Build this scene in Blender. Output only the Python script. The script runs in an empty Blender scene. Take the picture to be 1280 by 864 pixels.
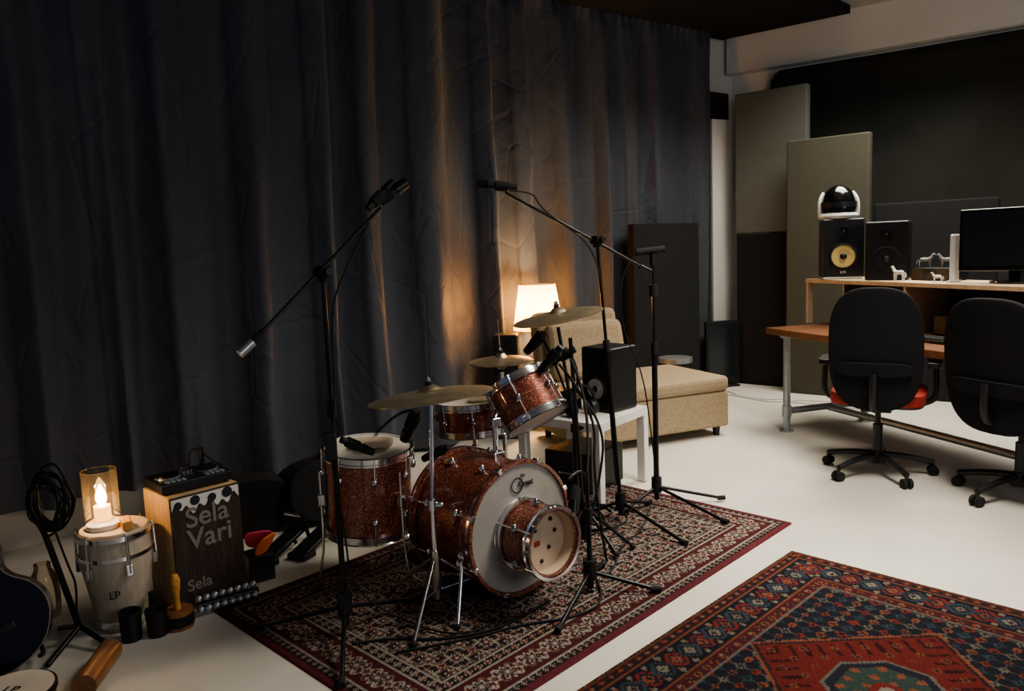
import bpy, bmesh, math, random, bisect
import numpy as np
from mathutils import Vector, Matrix
random.seed(4)
C=bpy.context.collection
try: bpy.context.scene.view_settings.look='AgX - Medium High Contrast'
except Exception: pass
# ---------------------------------------------------------------- materials
def mat(name,col,rough=.6,metal=0,var=0,scale=8,bump=0,bscale=60,emit=None,es=0,trans=0,coat=0,spec=.5,alpha=1):
    m=bpy.data.materials.new(name);m.use_nodes=True;nt=m.node_tree;b=nt.nodes['Principled BSDF']
    b.inputs['Base Color'].default_value=(*col,1);b.inputs['Roughness'].default_value=rough;b.inputs['Metallic'].default_value=metal
    b.inputs['Coat Weight'].default_value=coat;b.inputs['Specular IOR Level'].default_value=spec
    b.inputs['Transmission Weight'].default_value=trans;b.inputs['Alpha'].default_value=alpha
    if emit: b.inputs['Emission Color'].default_value=(*emit,1);b.inputs['Emission Strength'].default_value=es
    tc=nt.nodes.new('ShaderNodeTexCoord')
    if var:
        n=nt.nodes.new('ShaderNodeTexNoise');n.inputs['Scale'].default_value=scale;n.inputs['Detail'].default_value=5
        r=nt.nodes.new('ShaderNodeValToRGB');nt.links.new(tc.outputs['Object'],n.inputs['Vector']);nt.links.new(n.outputs['Fac'],r.inputs['Fac'])
        r.color_ramp.elements[0].position=.3;r.color_ramp.elements[1].position=.7
        r.color_ramp.elements[0].color=(*[c*(1-var) for c in col],1);r.color_ramp.elements[1].color=(*[min(1,c*(1+var)) for c in col],1)
        nt.links.new(r.outputs['Color'],b.inputs['Base Color'])
    if bump:
        n=nt.nodes.new('ShaderNodeTexNoise');n.inputs['Scale'].default_value=bscale;n.inputs['Detail'].default_value=4
        bp=nt.nodes.new('ShaderNodeBump');bp.inputs['Strength'].default_value=bump;bp.inputs['Distance'].default_value=.01
        nt.links.new(tc.outputs['Object'],n.inputs['Vector']);nt.links.new(n.outputs['Fac'],bp.inputs['Height']);nt.links.new(bp.outputs['Normal'],b.inputs['Normal'])
    return m
def woodmat(name,c1,c2,rough=.45,sc=6,axis=(1,12,12)):
    m=bpy.data.materials.new(name);m.use_nodes=True;nt=m.node_tree;b=nt.nodes['Principled BSDF'];b.inputs['Roughness'].default_value=rough
    tc=nt.nodes.new('ShaderNodeTexCoord');mp=nt.nodes.new('ShaderNodeMapping');mp.inputs['Scale'].default_value=axis
    n=nt.nodes.new('ShaderNodeTexNoise');n.inputs['Scale'].default_value=sc;n.inputs['Detail'].default_value=6;n.inputs['Distortion'].default_value=1
    r=nt.nodes.new('ShaderNodeValToRGB');r.color_ramp.elements[0].color=(*c1,1);r.color_ramp.elements[1].color=(*c2,1)
    r.color_ramp.elements[0].position=.35;r.color_ramp.elements[1].position=.65
    nt.links.new(tc.outputs['Object'],mp.inputs[0]);nt.links.new(mp.outputs[0],n.inputs['Vector']);nt.links.new(n.outputs['Fac'],r.inputs['Fac']);nt.links.new(r.outputs['Color'],b.inputs['Base Color'])
    return m
def sparkle():
    m=bpy.data.materials.new('red_sparkle');m.use_nodes=True;nt=m.node_tree;b=nt.nodes['Principled BSDF']
    b.inputs['Roughness'].default_value=.36;b.inputs['Metallic'].default_value=.4;b.inputs['Coat Weight'].default_value=.8;b.inputs['Coat Roughness'].default_value=.06
    tc=nt.nodes.new('ShaderNodeTexCoord');v=nt.nodes.new('ShaderNodeTexVoronoi');v.inputs['Scale'].default_value=330
    r=nt.nodes.new('ShaderNodeValToRGB');e=r.color_ramp.elements
    e[0].color=(.125,.026,.016,1);e[1].color=(.24,.062,.036,1);e[1].position=.8
    x=r.color_ramp.elements.new(.9);x.color=(.34,.11,.06,1);x=r.color_ramp.elements.new(.975);x.color=(.9,.48,.28,1)
    s=nt.nodes.new('ShaderNodeSeparateColor')
    nt.links.new(tc.outputs['Object'],v.inputs['Vector']);nt.links.new(v.outputs['Color'],s.inputs[0]);nt.links.new(s.outputs[0],r.inputs['Fac']);nt.links.new(r.outputs['Color'],b.inputs['Base Color'])
    return m
def curtainmat():
    m=bpy.data.materials.new('curtain_fabric');m.use_nodes=True;nt=m.node_tree;b=nt.nodes['Principled BSDF'];b.inputs['Roughness'].default_value=.6;b.inputs['Specular IOR Level'].default_value=.35
    b.inputs['Base Color'].default_value=(.056,.060,.074,1);b.inputs['Sheen Weight'].default_value=.12
    tc=nt.nodes.new('ShaderNodeTexCoord')
    n=nt.nodes.new('ShaderNodeTexNoise');n.inputs['Scale'].default_value=3.2;n.inputs['Detail'].default_value=3;n.inputs['Distortion'].default_value=1.2
    mp=nt.nodes.new('ShaderNodeMapping');mp.inputs['Scale'].default_value=(1.2,1.2,.9);nt.links.new(tc.outputs['Object'],mp.inputs[0]);nt.links.new(mp.outputs[0],n.inputs['Vector'])
    v=nt.nodes.new('ShaderNodeTexVoronoi');v.feature='DISTANCE_TO_EDGE';v.inputs['Scale'].default_value=2.1;nt.links.new(mp.outputs[0],v.inputs['Vector'])
    mm=nt.nodes.new('ShaderNodeMath');mm.operation='MINIMUM';mm.inputs[1].default_value=.035;nt.links.new(v.outputs['Distance'],mm.inputs[0])
    m2=nt.nodes.new('ShaderNodeMath');m2.operation='MULTIPLY_ADD';m2.inputs[1].default_value=3.;nt.links.new(mm.outputs[0],m2.inputs[0]);nt.links.new(n.outputs['Fac'],m2.inputs[2])
    bp=nt.nodes.new('ShaderNodeBump');bp.inputs['Strength'].default_value=.6;bp.inputs['Distance'].default_value=.035
    nt.links.new(m2.outputs[0],bp.inputs['Height']);nt.links.new(bp.outputs['Normal'],b.inputs['Normal']);return m
def stripes():
    m=bpy.data.materials.new('zebra_paint');m.use_nodes=True;nt=m.node_tree;b=nt.nodes['Principled BSDF'];tc=nt.nodes.new('ShaderNodeTexCoord')
    w=nt.nodes.new('ShaderNodeTexWave');w.inputs['Scale'].default_value=3.2;w.inputs['Distortion'].default_value=2
    r=nt.nodes.new('ShaderNodeValToRGB');r.color_ramp.interpolation='CONSTANT';r.color_ramp.elements[0].color=(.02,.02,.02,1);r.color_ramp.elements[1].color=(.5,.5,.5,1);r.color_ramp.elements[1].position=.5
    nt.links.new(tc.outputs['Object'],w.inputs[0]);nt.links.new(w.outputs['Fac'],r.inputs[0]);nt.links.new(r.outputs[0],b.inputs['Base Color']);return m
def clearglass():
    m=bpy.data.materials.new('lantern_glass');m.use_nodes=True;nt=m.node_tree;nt.nodes.remove(nt.nodes['Principled BSDF']);o=nt.nodes['Material Output']
    t=nt.nodes.new('ShaderNodeBsdfTransparent');t.inputs[0].default_value=(1,.95,.87,1);g=nt.nodes.new('ShaderNodeBsdfGlossy');g.inputs['Roughness'].default_value=.05
    f=nt.nodes.new('ShaderNodeFresnel');f.inputs[0].default_value=1.5;x=nt.nodes.new('ShaderNodeMixShader')
    tr=nt.nodes.new('ShaderNodeBsdfTranslucent');tr.inputs[0].default_value=(1,.8,.5,1);x2=nt.nodes.new('ShaderNodeMixShader');x2.inputs[0].default_value=.035
    nt.links.new(f.outputs[0],x.inputs[0]);nt.links.new(t.outputs[0],x.inputs[1]);nt.links.new(g.outputs[0],x.inputs[2]);nt.links.new(x.outputs[0],x2.inputs[1]);nt.links.new(tr.outputs[0],x2.inputs[2]);nt.links.new(x2.outputs[0],o.inputs[0]);return m
def shademat():
    m=bpy.data.materials.new('lamp_shade_fabric');m.use_nodes=True;nt=m.node_tree;nt.nodes.remove(nt.nodes['Principled BSDF']);o=nt.nodes['Material Output']
    t=nt.nodes.new('ShaderNodeBsdfTranslucent');t.inputs[0].default_value=(.42,.26,.11,1);e=nt.nodes.new('ShaderNodeEmission');e.inputs[0].default_value=(1,.52,.17,1);e.inputs[1].default_value=.9
    a=nt.nodes.new('ShaderNodeAddShader');nt.links.new(t.outputs[0],a.inputs[0]);nt.links.new(e.outputs[0],a.inputs[1])
    tp=nt.nodes.new('ShaderNodeBsdfTransparent');tp.inputs[0].default_value=(1,.8,.55,1);x=nt.nodes.new('ShaderNodeMixShader');x.inputs[0].default_value=.22
    nt.links.new(a.outputs[0],x.inputs[1]);nt.links.new(tp.outputs[0],x.inputs[2]);nt.links.new(x.outputs[0],o.inputs[0]);return m
M={}
M['floor']=mat('painted_concrete',(.645,.615,.545),.36,var=.06,scale=2.5,bump=.05,bscale=25)
M['white']=mat('white_paint',(.70,.69,.65),.7,var=.03,scale=2)
M['ceil']=mat('ceiling_paint',(.45,.44,.42),.8)
M['curtain']=curtainmat()
M['cloth']=mat('black_cloth',(.036,.036,.031),.95,var=.2,scale=2,bump=.1,bscale=10,spec=.2)
M['foamdk']=mat('dark_fabric',(.020,.020,.022),.95,spec=.2)
M['grey']=mat('grey_fabric',(.12,.128,.115),.95,var=.05,scale=20,spec=.2)
M['olive']=mat('olive_fabric',(.070,.068,.052),.95,var=.05,scale=20,spec=.2)
M['maroon']=mat('maroon_fabric',(.045,.018,.020),.95)
M['black']=mat('black_plastic',(.010,.010,.011),.45)
M['blackm']=mat('black_metal',(.010,.010,.011),.32,metal=.3)
M['mesh']=mat('black_mesh_fabric',(.012,.012,.014),.85,spec=.2)
M['rubber']=mat('rubber',(.008,.008,.008),.8)
M['chrome']=mat('chrome',(.72,.72,.73),.16,metal=1)
M['steel']=mat('galvanised_steel',(.42,.45,.46),.38,metal=.8,var=.15,scale=12)
M['spark']=sparkle()
M['head']=mat('drum_head',(.60,.56,.48),.5,var=.05,scale=8)
M['headgrey']=mat('bass_head',(.36,.335,.30),.4,var=.08,scale=6)
M['headc']=mat('cream_head',(.55,.43,.31),.55,var=.1,scale=10)
M['bronze']=mat('cymbal_bronze',(.58,.48,.32),.38,metal=.9,var=.2,scale=14)
M['sofa']=mat('sofa_fabric',(.36,.275,.18),.95,var=.22,scale=90,bump=.3,bscale=200,spec=.15)
M['deskw']=woodmat('desk_wood',(.10,.042,.02),(.19,.078,.034),.4,4,(6,1,6))
M['pine']=woodmat('pine_wood',(.48,.36,.24),(.60,.47,.32),.5,4,(6,1,6))
M['cajw']=woodmat('cajon_wood',(.50,.33,.17),(.66,.46,.25),.5,5,(8,8,1))
M['cajf']=woodmat('cajon_front',(.028,.018,.013),(.065,.04,.028),.5,8,(14,14,1))
M['congaw']=woodmat('conga_shell',(.42,.35,.26),(.52,.44,.33),.4,6,(10,10,1))
M['woodd']=woodmat('brown_wood',(.17,.07,.03),(.30,.13,.05),.35,6,(6,6,1))
M['lack']=mat('white_laminate',(.70,.68,.64),.35)
M['red']=mat('red_fabric',(.32,.03,.02),.8)
M['yellow']=mat('yellow_cone',(.75,.60,.25),.5)
M['whitep']=mat('white_plastic',(.62,.62,.61),.3)
M['screen']=mat('screen',(.012,.016,.02),.15)
M['glass']=clearglass()
M['gloss']=mat('black_gloss',(.004,.004,.004),.16,coat=.3)
M['shade']=shademat()
M['flame']=mat('flame',(1,.6,.2),.5,emit=(1,.58,.22),es=45)
M['wax']=mat('wax',(.75,.6,.4),.5,emit=(1,.45,.12),es=2.2)
M['lampb']=mat('lamp_ceramic',(.6,.5,.38),.3)
M['text']=mat('print_grey',(.23,.19,.17),.6)
M['textd']=mat('print_black',(.02,.02,.02),.6)
M['orange']=mat('orange_felt',(.85,.20,.06),.8)
M['pink']=mat('pink_felt',(.65,.08,.16),.8)
M['cloths']=mat('towel',(.5,.4,.28),.95,bump=.4,bscale=60)
M['block']=woodmat('wood_block',(.55,.25,.05),(.7,.36,.1),.5)
M['zebra']=stripes()
# ---------------------------------------------------------------- mesh helpers
def root(name,loc=(0,0,0),rz=0):
    e=bpy.data.objects.new(name,None);e.empty_display_size=.1;C.objects.link(e);e.location=loc;e.rotation_euler=(0,0,rz);return e
def mk(par,name,verts,faces,m,smooth=True,mtx=None,ang=40):
    me=bpy.data.meshes.new(name);me.from_pydata([tuple(v) for v in verts],[],faces);me.update()
    bm=bmesh.new();bm.from_mesh(me);bmesh.ops.recalc_face_normals(bm,faces=bm.faces);bm.to_mesh(me);bm.free()
    if smooth:
        me.polygons.foreach_set('use_smooth',[True]*len(me.polygons))
        try: me.set_sharp_from_angle(angle=math.radians(ang))
        except Exception: pass
    me.materials.append(m)
    o=bpy.data.objects.new(name,me);C.objects.link(o)
    if mtx is not None:o.matrix_local=mtx
    if par:o.parent=par
    return o
def T(*a):return Matrix.Translation(Vector(a))
def RZ(a):return Matrix.Rotation(a,4,'Z')
def RX(a):return Matrix.Rotation(a,4,'X')
def axM(p,d):
    d=Vector(d).normalized();return Matrix.Translation(Vector(p))@d.to_track_quat('Z','Y').to_matrix().to_4x4()
def frame(p,x,y,z):
    m=Matrix((Vector(x),Vector(y),Vector(z))).transposed().to_4x4();m.translation=Vector(p);return m
def box(par,name,c,s,m,rz=0,bev=.005,mtx=None):
    x,y,z=[v/2 for v in s]
    v=[(-x,-y,-z),(x,-y,-z),(x,y,-z),(-x,y,-z),(-x,-y,z),(x,-y,z),(x,y,z),(-x,y,z)]
    f=[(0,3,2,1),(4,5,6,7),(0,1,5,4),(1,2,6,5),(2,3,7,6),(3,0,4,7)]
    o=mk(par,name,v,f,m,False,mtx if mtx is not None else T(*c)@RZ(rz))
    if bev:
        b=o.modifiers.new('b','BEVEL');b.width=bev;b.segments=3
    return o
def prism(par,name,pts,z0,z1,m,bev=.003,mtx=None):
    n=len(pts);v=[(p[0],p[1],z0) for p in pts]+[(p[0],p[1],z1) for p in pts]
    f=[tuple(range(n))[::-1],tuple(range(n,2*n))]+[(i,(i+1)%n,n+(i+1)%n,n+i) for i in range(n)]
    o=mk(par,name,v,f,m,True,mtx)
    if bev:
        b=o.modifiers.new('b','BEVEL');b.width=bev;b.segments=2;b.limit_method='ANGLE'
    return o
def lathe(par,name,prof,m,mtx=None,seg=40):
    v=[];f=[]
    for r,z in prof:
        for i in range(seg):
            a=2*math.pi*i/seg;v.append((r*math.cos(a),r*math.sin(a),z))
    for j in range(len(prof)-1):
        for i in range(seg):
            k=(i+1)%seg;f.append((j*seg+i,j*seg+k,(j+1)*seg+k,(j+1)*seg+i))
    return mk(par,name,v,f,m,True,mtx)
def cyl(par,name,p1,p2,r,m,r2=None,seg=16):
    p1=Vector(p1);p2=Vector(p2);L=(p2-p1).length;r2=r if r2 is None else r2
    return lathe(par,name,[(0,0),(r,0),(r2,L),(0,L)],m,axM(p1,p2-p1),seg)
def ring(par,name,c,axis,R,r,m,h=None,seg=48):
    h=h or r
    return lathe(par,name,[(R-r,-h),(R+r,-h),(R+r,h),(R-r,h),(R-r,-h)],m,axM(c,axis),seg)
def ball(par,name,c,r,m,sc=(1,1,1)):
    n=10;prof=[(r*math.sin(math.pi*i/n),-r*math.cos(math.pi*i/n)) for i in range(n+1)]
    return lathe(par,name,prof,m,T(*c)@Matrix.Diagonal((*sc,1)),20)
def tube(par,name,pts,r,m,smooth=True):
    cu=bpy.data.curves.new(name,'CURVE');cu.dimensions='3D';cu.bevel_depth=r;cu.bevel_resolution=3;cu.resolution_u=8
    s=cu.splines.new('NURBS' if smooth else 'POLY');s.points.add(len(pts)-1)
    for i,p in enumerate(pts):s.points[i].co=(*p,1)
    if smooth:s.use_endpoint_u=True;s.order_u=3
    cu.use_fill_caps=True;cu.materials.append(m)
    o=bpy.data.objects.new(name,cu);C.objects.link(o);o.parent=par;return o
def text(par,name,s,size,mtx,m,align='CENTER',off=.012):
    cu=bpy.data.curves.new(name,'FONT');cu.body=s;cu.size=size;cu.extrude=.0008;cu.align_x=align;cu.offset=size*off
    cu.materials.append(m);o=bpy.data.objects.new(name,cu);C.objects.link(o);o.matrix_local=mtx;o.parent=par;return o
def pad(par,name,w,h,m,mtx,thick=.05,curve=0,n=4,rings=10,seg=48,bulge=0):
    v=[(0,bulge,0)];f=[]
    for j in range(1,rings+1):
        q=j/rings
        for i in range(seg):
            a=2*math.pi*i/seg;ca,sa=math.cos(a),math.sin(a)
            x=w/2*q*math.copysign(abs(ca)**(2/n),ca);z=h/2*q*math.copysign(abs(sa)**(2/n),sa)
            v.append((x,curve*x*x+bulge*(1-q**3),z))
    for i in range(seg):f.append((0,1+i,1+(i+1)%seg))
    for j in range(rings-1):
        for i in range(seg):
            k=(i+1)%seg;a=1+j*seg;b=a+seg;f.append((a+i,b+i,b+k,a+k))
    o=mk(par,name,v,f,m,True,mtx,60)
    s=o.modifiers.new('s','SOLIDIFY');s.thickness=thick;s.offset=0
    b=o.modifiers.new('b','BEVEL');b.width=min(.012,thick*.3);b.segments=3;b.limit_method='ANGLE'
    return o
# ---------------------------------------------------------------- camera
p=math.radians(7.1);r=math.radians(2.3)
F=Vector((0,math.cos(p),-math.sin(p)));U=Vector((0,math.sin(p),math.cos(p)));R=Vector((1,0,0))
cam=bpy.data.cameras.new('camera');co=bpy.data.objects.new('camera',cam);C.objects.link(co)
co.matrix_world=frame((0,0,1.4),R*math.cos(r)-U*math.sin(r),R*math.sin(r)+U*math.cos(r),-F)
cam.lens=962/1280*36;cam.sensor_width=36;cam.clip_start=.05
bpy.context.scene.camera=co
# ---------------------------------------------------------------- room
CZ=3.45
def slab(name,pts,z0,z1,m):return prism(None,name,pts,z0,z1,m,0)
slab('floor',[(-6,-3),(8,-3),(8,9.5),(-6,9.5)],-.1,0,M['floor'])
slab('ceiling',[(-6,-3),(8,-3),(8,9.5),(-6,9.5)],CZ,CZ+.1,M['ceil'])
CORN=(2.35,8.12)
def wallseg(name,pts,off,z0=0,z1=CZ,m=None):
    q=pts+[(a+off[0],b+off[1]) for a,b in reversed(pts)]
    return slab(name,q,z0,z1,m or M['white'])
wallseg('wall_left',[(-4.3,1.55),(-2.62,3.66),(-1.33,5.0),(.07,6.58),CORN],(-.15,.2))
wallseg('wall_back',[CORN,(7.15,4.52)],(.12,.16))
bd=Vector((.8,-.6,0));bn=Vector((-.6,-.8,0))
def alongback(s,off,z):
    q=Vector((CORN[0],CORN[1],0))+bd*s+bn*off;return (q.x,q.y,z)
a=alongback(0,0,0);b=alongback(6,0,0);c=alongback(6,.14,0);d=alongback(0,.14,0)
slab('trim_beam',[a[:2],b[:2],c[:2],d[:2]],3.06,CZ-.001,M['white'])
slab('ceiling_acoustic_panel',[(-4,1.6),(-2.4,3.5),(.1,6.3),(2.2,7.95),(3.15,7.2),(.6,4.6),(-1.8,1.5)],CZ-.07,CZ-.002,M['foamdk'])
def catmull(P,n):
    out=[];Q=[P[0]]+P+[P[-1]]
    for i in range(1,len(Q)-2):
        p0,p1,p2,p3=[Vector(q) for q in Q[i-1:i+3]]
        for k in range(n):
            t=k/n;out.append(.5*((2*p1)+(p2-p0)*t+(2*p0-5*p1+4*p2-p3)*t*t+(3*p1-p0-3*p2+p3)*t**3))
    out.append(Vector(P[-1]));return out
path=catmull([(-3.9,1.6,0),(-2.42,3.45,0),(-1.15,4.72,0),(.2,6.32,0),(1.97,7.66,0)],60)
L=[0]
for i in range(1,len(path)):L.append(L[-1]+(path[i]-path[i-1]).length)
tot=L[-1];NS=1100;NZ=60
def at(s):
    i=min(max(bisect.bisect(L,s)-1,0),len(path)-2);t=(s-L[i])/(L[i+1]-L[i]);q=path[i].lerp(path[i+1],t);d=(path[i+1]-path[i]).normalized();return q,d
v=[];f=[]
for i in range(NS+1):
    s=tot*i/NS;q,d=at(s);n=Vector((d.y,-d.x,0))
    for j in range(NZ+1):
        t=j/NZ
        zb=.26 if s<tot*.36 else (.26-.23*min(1,(s-tot*.36)/.4))
        z=3.40-(3.40-zb)*t
        ph=2*math.pi*s/.46+1.5*math.sin(1.7*s+.5)+.9*math.sin(4.3*s)+.5*math.sin(2.6*t+s*1.3)
        a=.045+.020*math.sin(1.1*s+2)+.024*t
        sn=math.sin(ph);sh=math.copysign(abs(sn)**.75,sn)
        o=a*sh+.018*math.sin(1.7*ph+1+1.5*t)*(.4+t)+.010*math.sin(9*t+4*s)*(t)+.006*math.sin(23*t+11*s)*math.sin(5*s+3*t)+.03
        if t<.04:
            g=t/.04;o=o*g+(1-g)*(.03+.018*math.sin(2*math.pi*s/.09))
        pnt=q+n*o+d*(.03*math.cos(ph)*t)
        v.append((pnt.x,pnt.y,z))
W=NZ+1
for i in range(NS):
    for j in range(NZ):
        f.append((i*W+j,i*W+j+1,(i+1)*W+j+1,(i+1)*W+j))
mk(None,'curtain',v,f,M['curtain'],True,ang=80)
ct=root('curtain_rail')
tube(ct,'rail',[(q.x,q.y,3.42) for q in path[::20]],.012,M['blackm'])
v=[];f=[]
n1=120;n2=30
for i in range(n1+1):
    s=.42+5.2*i/n1
    for j in range(n2+1):
        t=j/n2;top=3.03
        if s<.52: top-=.10*((.52-s)/.1)**2
        z=top*(1-t)+.02*t
        q=alongback(s,.045+.012*math.sin(s*3+t*2)+.008*math.sin(s*9)*t,z);v.append(q)
for i in range(n1):
    for j in range(n2):f.append((i*(n2+1)+j,i*(n2+1)+j+1,(i+1)*(n2+1)+j+1,(i+1)*(n2+1)+j))
o=mk(None,'wall_cloth',v,f,M['cloth'],True,ang=80);o.modifiers.new('s','SOLIDIFY').thickness=.01
# ---------------------------------------------------------------- panels
def panel(name,p0,p1,z0,z1,m,th=.08,bev=.012,back=1):
    p0=Vector((*p0,0));p1=Vector((*p1,0));d=(p1-p0).normalized();n=Vector((-d.y,d.x,0))*back
    c=(p0+p1)/2+n*th/2;c.z=(z0+z1)/2
    return box(None,name,c,((p1-p0).length,th,z1-z0),m,math.atan2(d.y,d.x),bev)
panel('acoustic_panel',(2.21,7.5),(2.60,7.17),.0,1.46,M['foamdk'],.12)
panel('acoustic_panel.001',(2.2,7.51),(2.72,7.08),1.465,2.77,M['grey'],.1)
panel('acoustic_panel.002',(2.49,6.94),(3.02,6.50),.0,2.25,M['olive'],.09)
panel('acoustic_panel.003',(1.1,6.78),(1.78,7.22),.0,1.58,M['foamdk'],.08)
panel('acoustic_panel.004',(1.97,7.80),(2.30,8.05),2.60,2.88,M['maroon'],.02)
panel('white_board',(2.01,7.60),(2.24,7.73),.0,2.57,M['lack'],.03,.003)
panel('acoustic_panel.005',(3.12,6.62),(3.85,6.08),.0,1.66,M['foamdk'],.06)
bx=root('flat_tv',(2.03,7.38,0),math.radians(15))
box(bx,'case',(0,0,.33),(.36,.04,.62),M['black']);box(bx,'panel',(0,-.021,.34),(.31,.006,.54),M['screen'],bev=0);box(bx,'foot',(0,0,.01),(.3,.16,.02),M['black'])
# ---------------------------------------------------------------- rugs
def rug(name,org,e1,L1,e2,L2,res,func,gain=1):
    n1=int(L1/res)+1;n2=int(L2/res)+1
    A,B=np.meshgrid(np.linspace(0,L1,n1),np.linspace(0,L2,n2),indexing='ij')
    col=func(A,B,L1,L2)*gain
    e1=np.array(e1);e2=np.array(e2)
    rng=np.random.default_rng(3)
    co=np.zeros((n1,n2,3));co[...,0]=org[0]+A*e1[0]+B*e2[0];co[...,1]=org[1]+A*e1[1]+B*e2[1]
    co[...,2]=.008
    edge=np.minimum(np.minimum(A,L1-A),np.minimum(B,L2-B));co[...,2]=np.where(edge<1e-6,.001,.008)
    idx=np.arange(n1*n2).reshape(n1,n2)
    q=np.stack([idx[:-1,:-1],idx[1:,:-1],idx[1:,1:],idx[:-1,1:]],-1).reshape(-1,4)
    if e1[0]*e2[1]-e1[1]*e2[0]<0:q=q[:,::-1]
    me=bpy.data.meshes.new(name);me.vertices.add(n1*n2);me.vertices.foreach_set('co',co.ravel())
    me.loops.add(q.size);me.loops.foreach_set('vertex_index',q.ravel().astype(np.int32))
    me.polygons.add(len(q));me.polygons.foreach_set('loop_start',np.arange(0,q.size,4,dtype=np.int32))
    me.update(calc_edges=True);me.validate()
    ca=me.color_attributes.new('weave','FLOAT_COLOR','POINT')
    wear=.9+.15*np.sin(A*3.1+1)*np.sin(B*2.3+2)
    col=col*(.75+.5*rng.random((n1,n2,1)))*wear[...,None]
    rgba=np.concatenate([col,np.ones((n1,n2,1))],-1).astype(np.float32);ca.data.foreach_set('color',rgba.ravel())
    m=bpy.data.materials.new(name+'_wool');m.use_nodes=True;nt=m.node_tree;b=nt.nodes['Principled BSDF'];b.inputs['Roughness'].default_value=.95;b.inputs['Specular IOR Level'].default_value=.15
    at_=nt.nodes.new('ShaderNodeAttribute');at_.attribute_name='weave';nt.links.new(at_.outputs['Color'],b.inputs['Base Color'])
    me.materials.append(m);o=bpy.data.objects.new(name,me);C.objects.link(o);return o
CR=np.array((.34,.30,.25));MR=np.array((.075,.017,.02));NV=np.array((.018,.018,.028));TN=np.array((.16,.105,.075));RD=np.array((.15,.022,.018));OR=np.array((.20,.065,.035));BL=np.array((.03,.05,.065));BK=np.array((.022,.015,.017));GN=np.array((.035,.055,.045))
def put(c,m,k):c[m]=k
def ros(c,u,v,Rr,cols,n=8):
    r_=np.hypot(u,v);th=np.arctan2(v,u);pet=Rr*(.78+.22*np.cos(n*th))
    put(c,r_<pet,cols[0]);put(c,r_<pet*.78,cols[1]);put(c,r_<pet*.5,cols[2]);put(c,r_<pet*.22,cols[0])
def cell(x,p):return (x+p/2)%p-p/2
def rug1(A,B,L1,L2):
    c=np.zeros(A.shape+(3,))+BK
    x=A-L1/2;y=B-L2/2
    d=np.minimum(np.minimum(A,L1-A),np.minimum(B,L2-B))
    fld=d>.26
    P=.14
    vin=np.abs(np.sin(math.pi*3*x/P)*np.sin(math.pi*3*y/P))<.16
    put(c,vin&fld,TN*.9)
    vin=np.abs(cell(y+.018*np.sin(2*math.pi*x/P),P/2))<.005;put(c,vin&fld,CR*.75)
    vin=np.abs(cell(x+.018*np.sin(2*math.pi*y/P),P/2))<.005;put(c,vin&fld,CR*.75)
    for ox,oy,cc,RR in ((0,0,(CR,MR,TN),.038),(P/2,P/2,(CR,NV,RD),.034),(P/2,0,(MR,CR,NV),.024),(0,P/2,(RD,CR,MR),.024)):
        u=cell(x-ox,P);w=cell(y-oy,P);mm=np.zeros(A.shape+(3,));mm[:]=-1
        ros(mm,u,w,RR,cc);k=(mm[...,0]>=0)&fld;c[k]=mm[k]
    t=np.where(np.minimum(A,L1-A)<np.minimum(B,L2-B),B-L2/2,A-L1/2)
    def band(a,b,bg,per,RR,cc,n=8,off=0):
        k=(d>=a)&(d<b);c[k]=bg
        u=cell(t-off,per);w=d-(a+b)/2;mm=np.zeros(A.shape+(3,))-1;ros(mm,u,w,RR,cc,n);q=(mm[...,0]>=0)&k;c[q]=mm[q]
    put(c,d<.03,MR*1.5)
    band(.03,.06,BK,.035,.013,(CR,TN,MR),4)
    put(c,(d>=.06)&(d<.067),CR*.8)
    k=(d>=.067)&(d<.20);c[k]=MR*.9
    w=d-.1335-.04*np.sin(2*math.pi*t/.12);put(c,(np.abs(w)<.006)&k,CR*.85)
    w=d-.1335+.04*np.sin(2*math.pi*t/.12);put(c,(np.abs(w)<.004)&k,TN)
    for off,RR,cc,n in [(0,.044,(CR,NV,TN),8),(.06,.032,(TN,CR,MR),6)]:
        u=cell(t-off,.12);w=d-.1335;mm=np.zeros(A.shape+(3,))-1;ros(mm,u,w,RR,cc,n);q=(mm[...,0]>=0)&k;c[q]=mm[q]
    put(c,(d>=.20)&(d<.207),CR*.8)
    band(.207,.25,BK,.045,.018,(CR,RD,TN),4)
    put(c,(d>=.25)&(d<.26),CR*.8)
    return c
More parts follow.
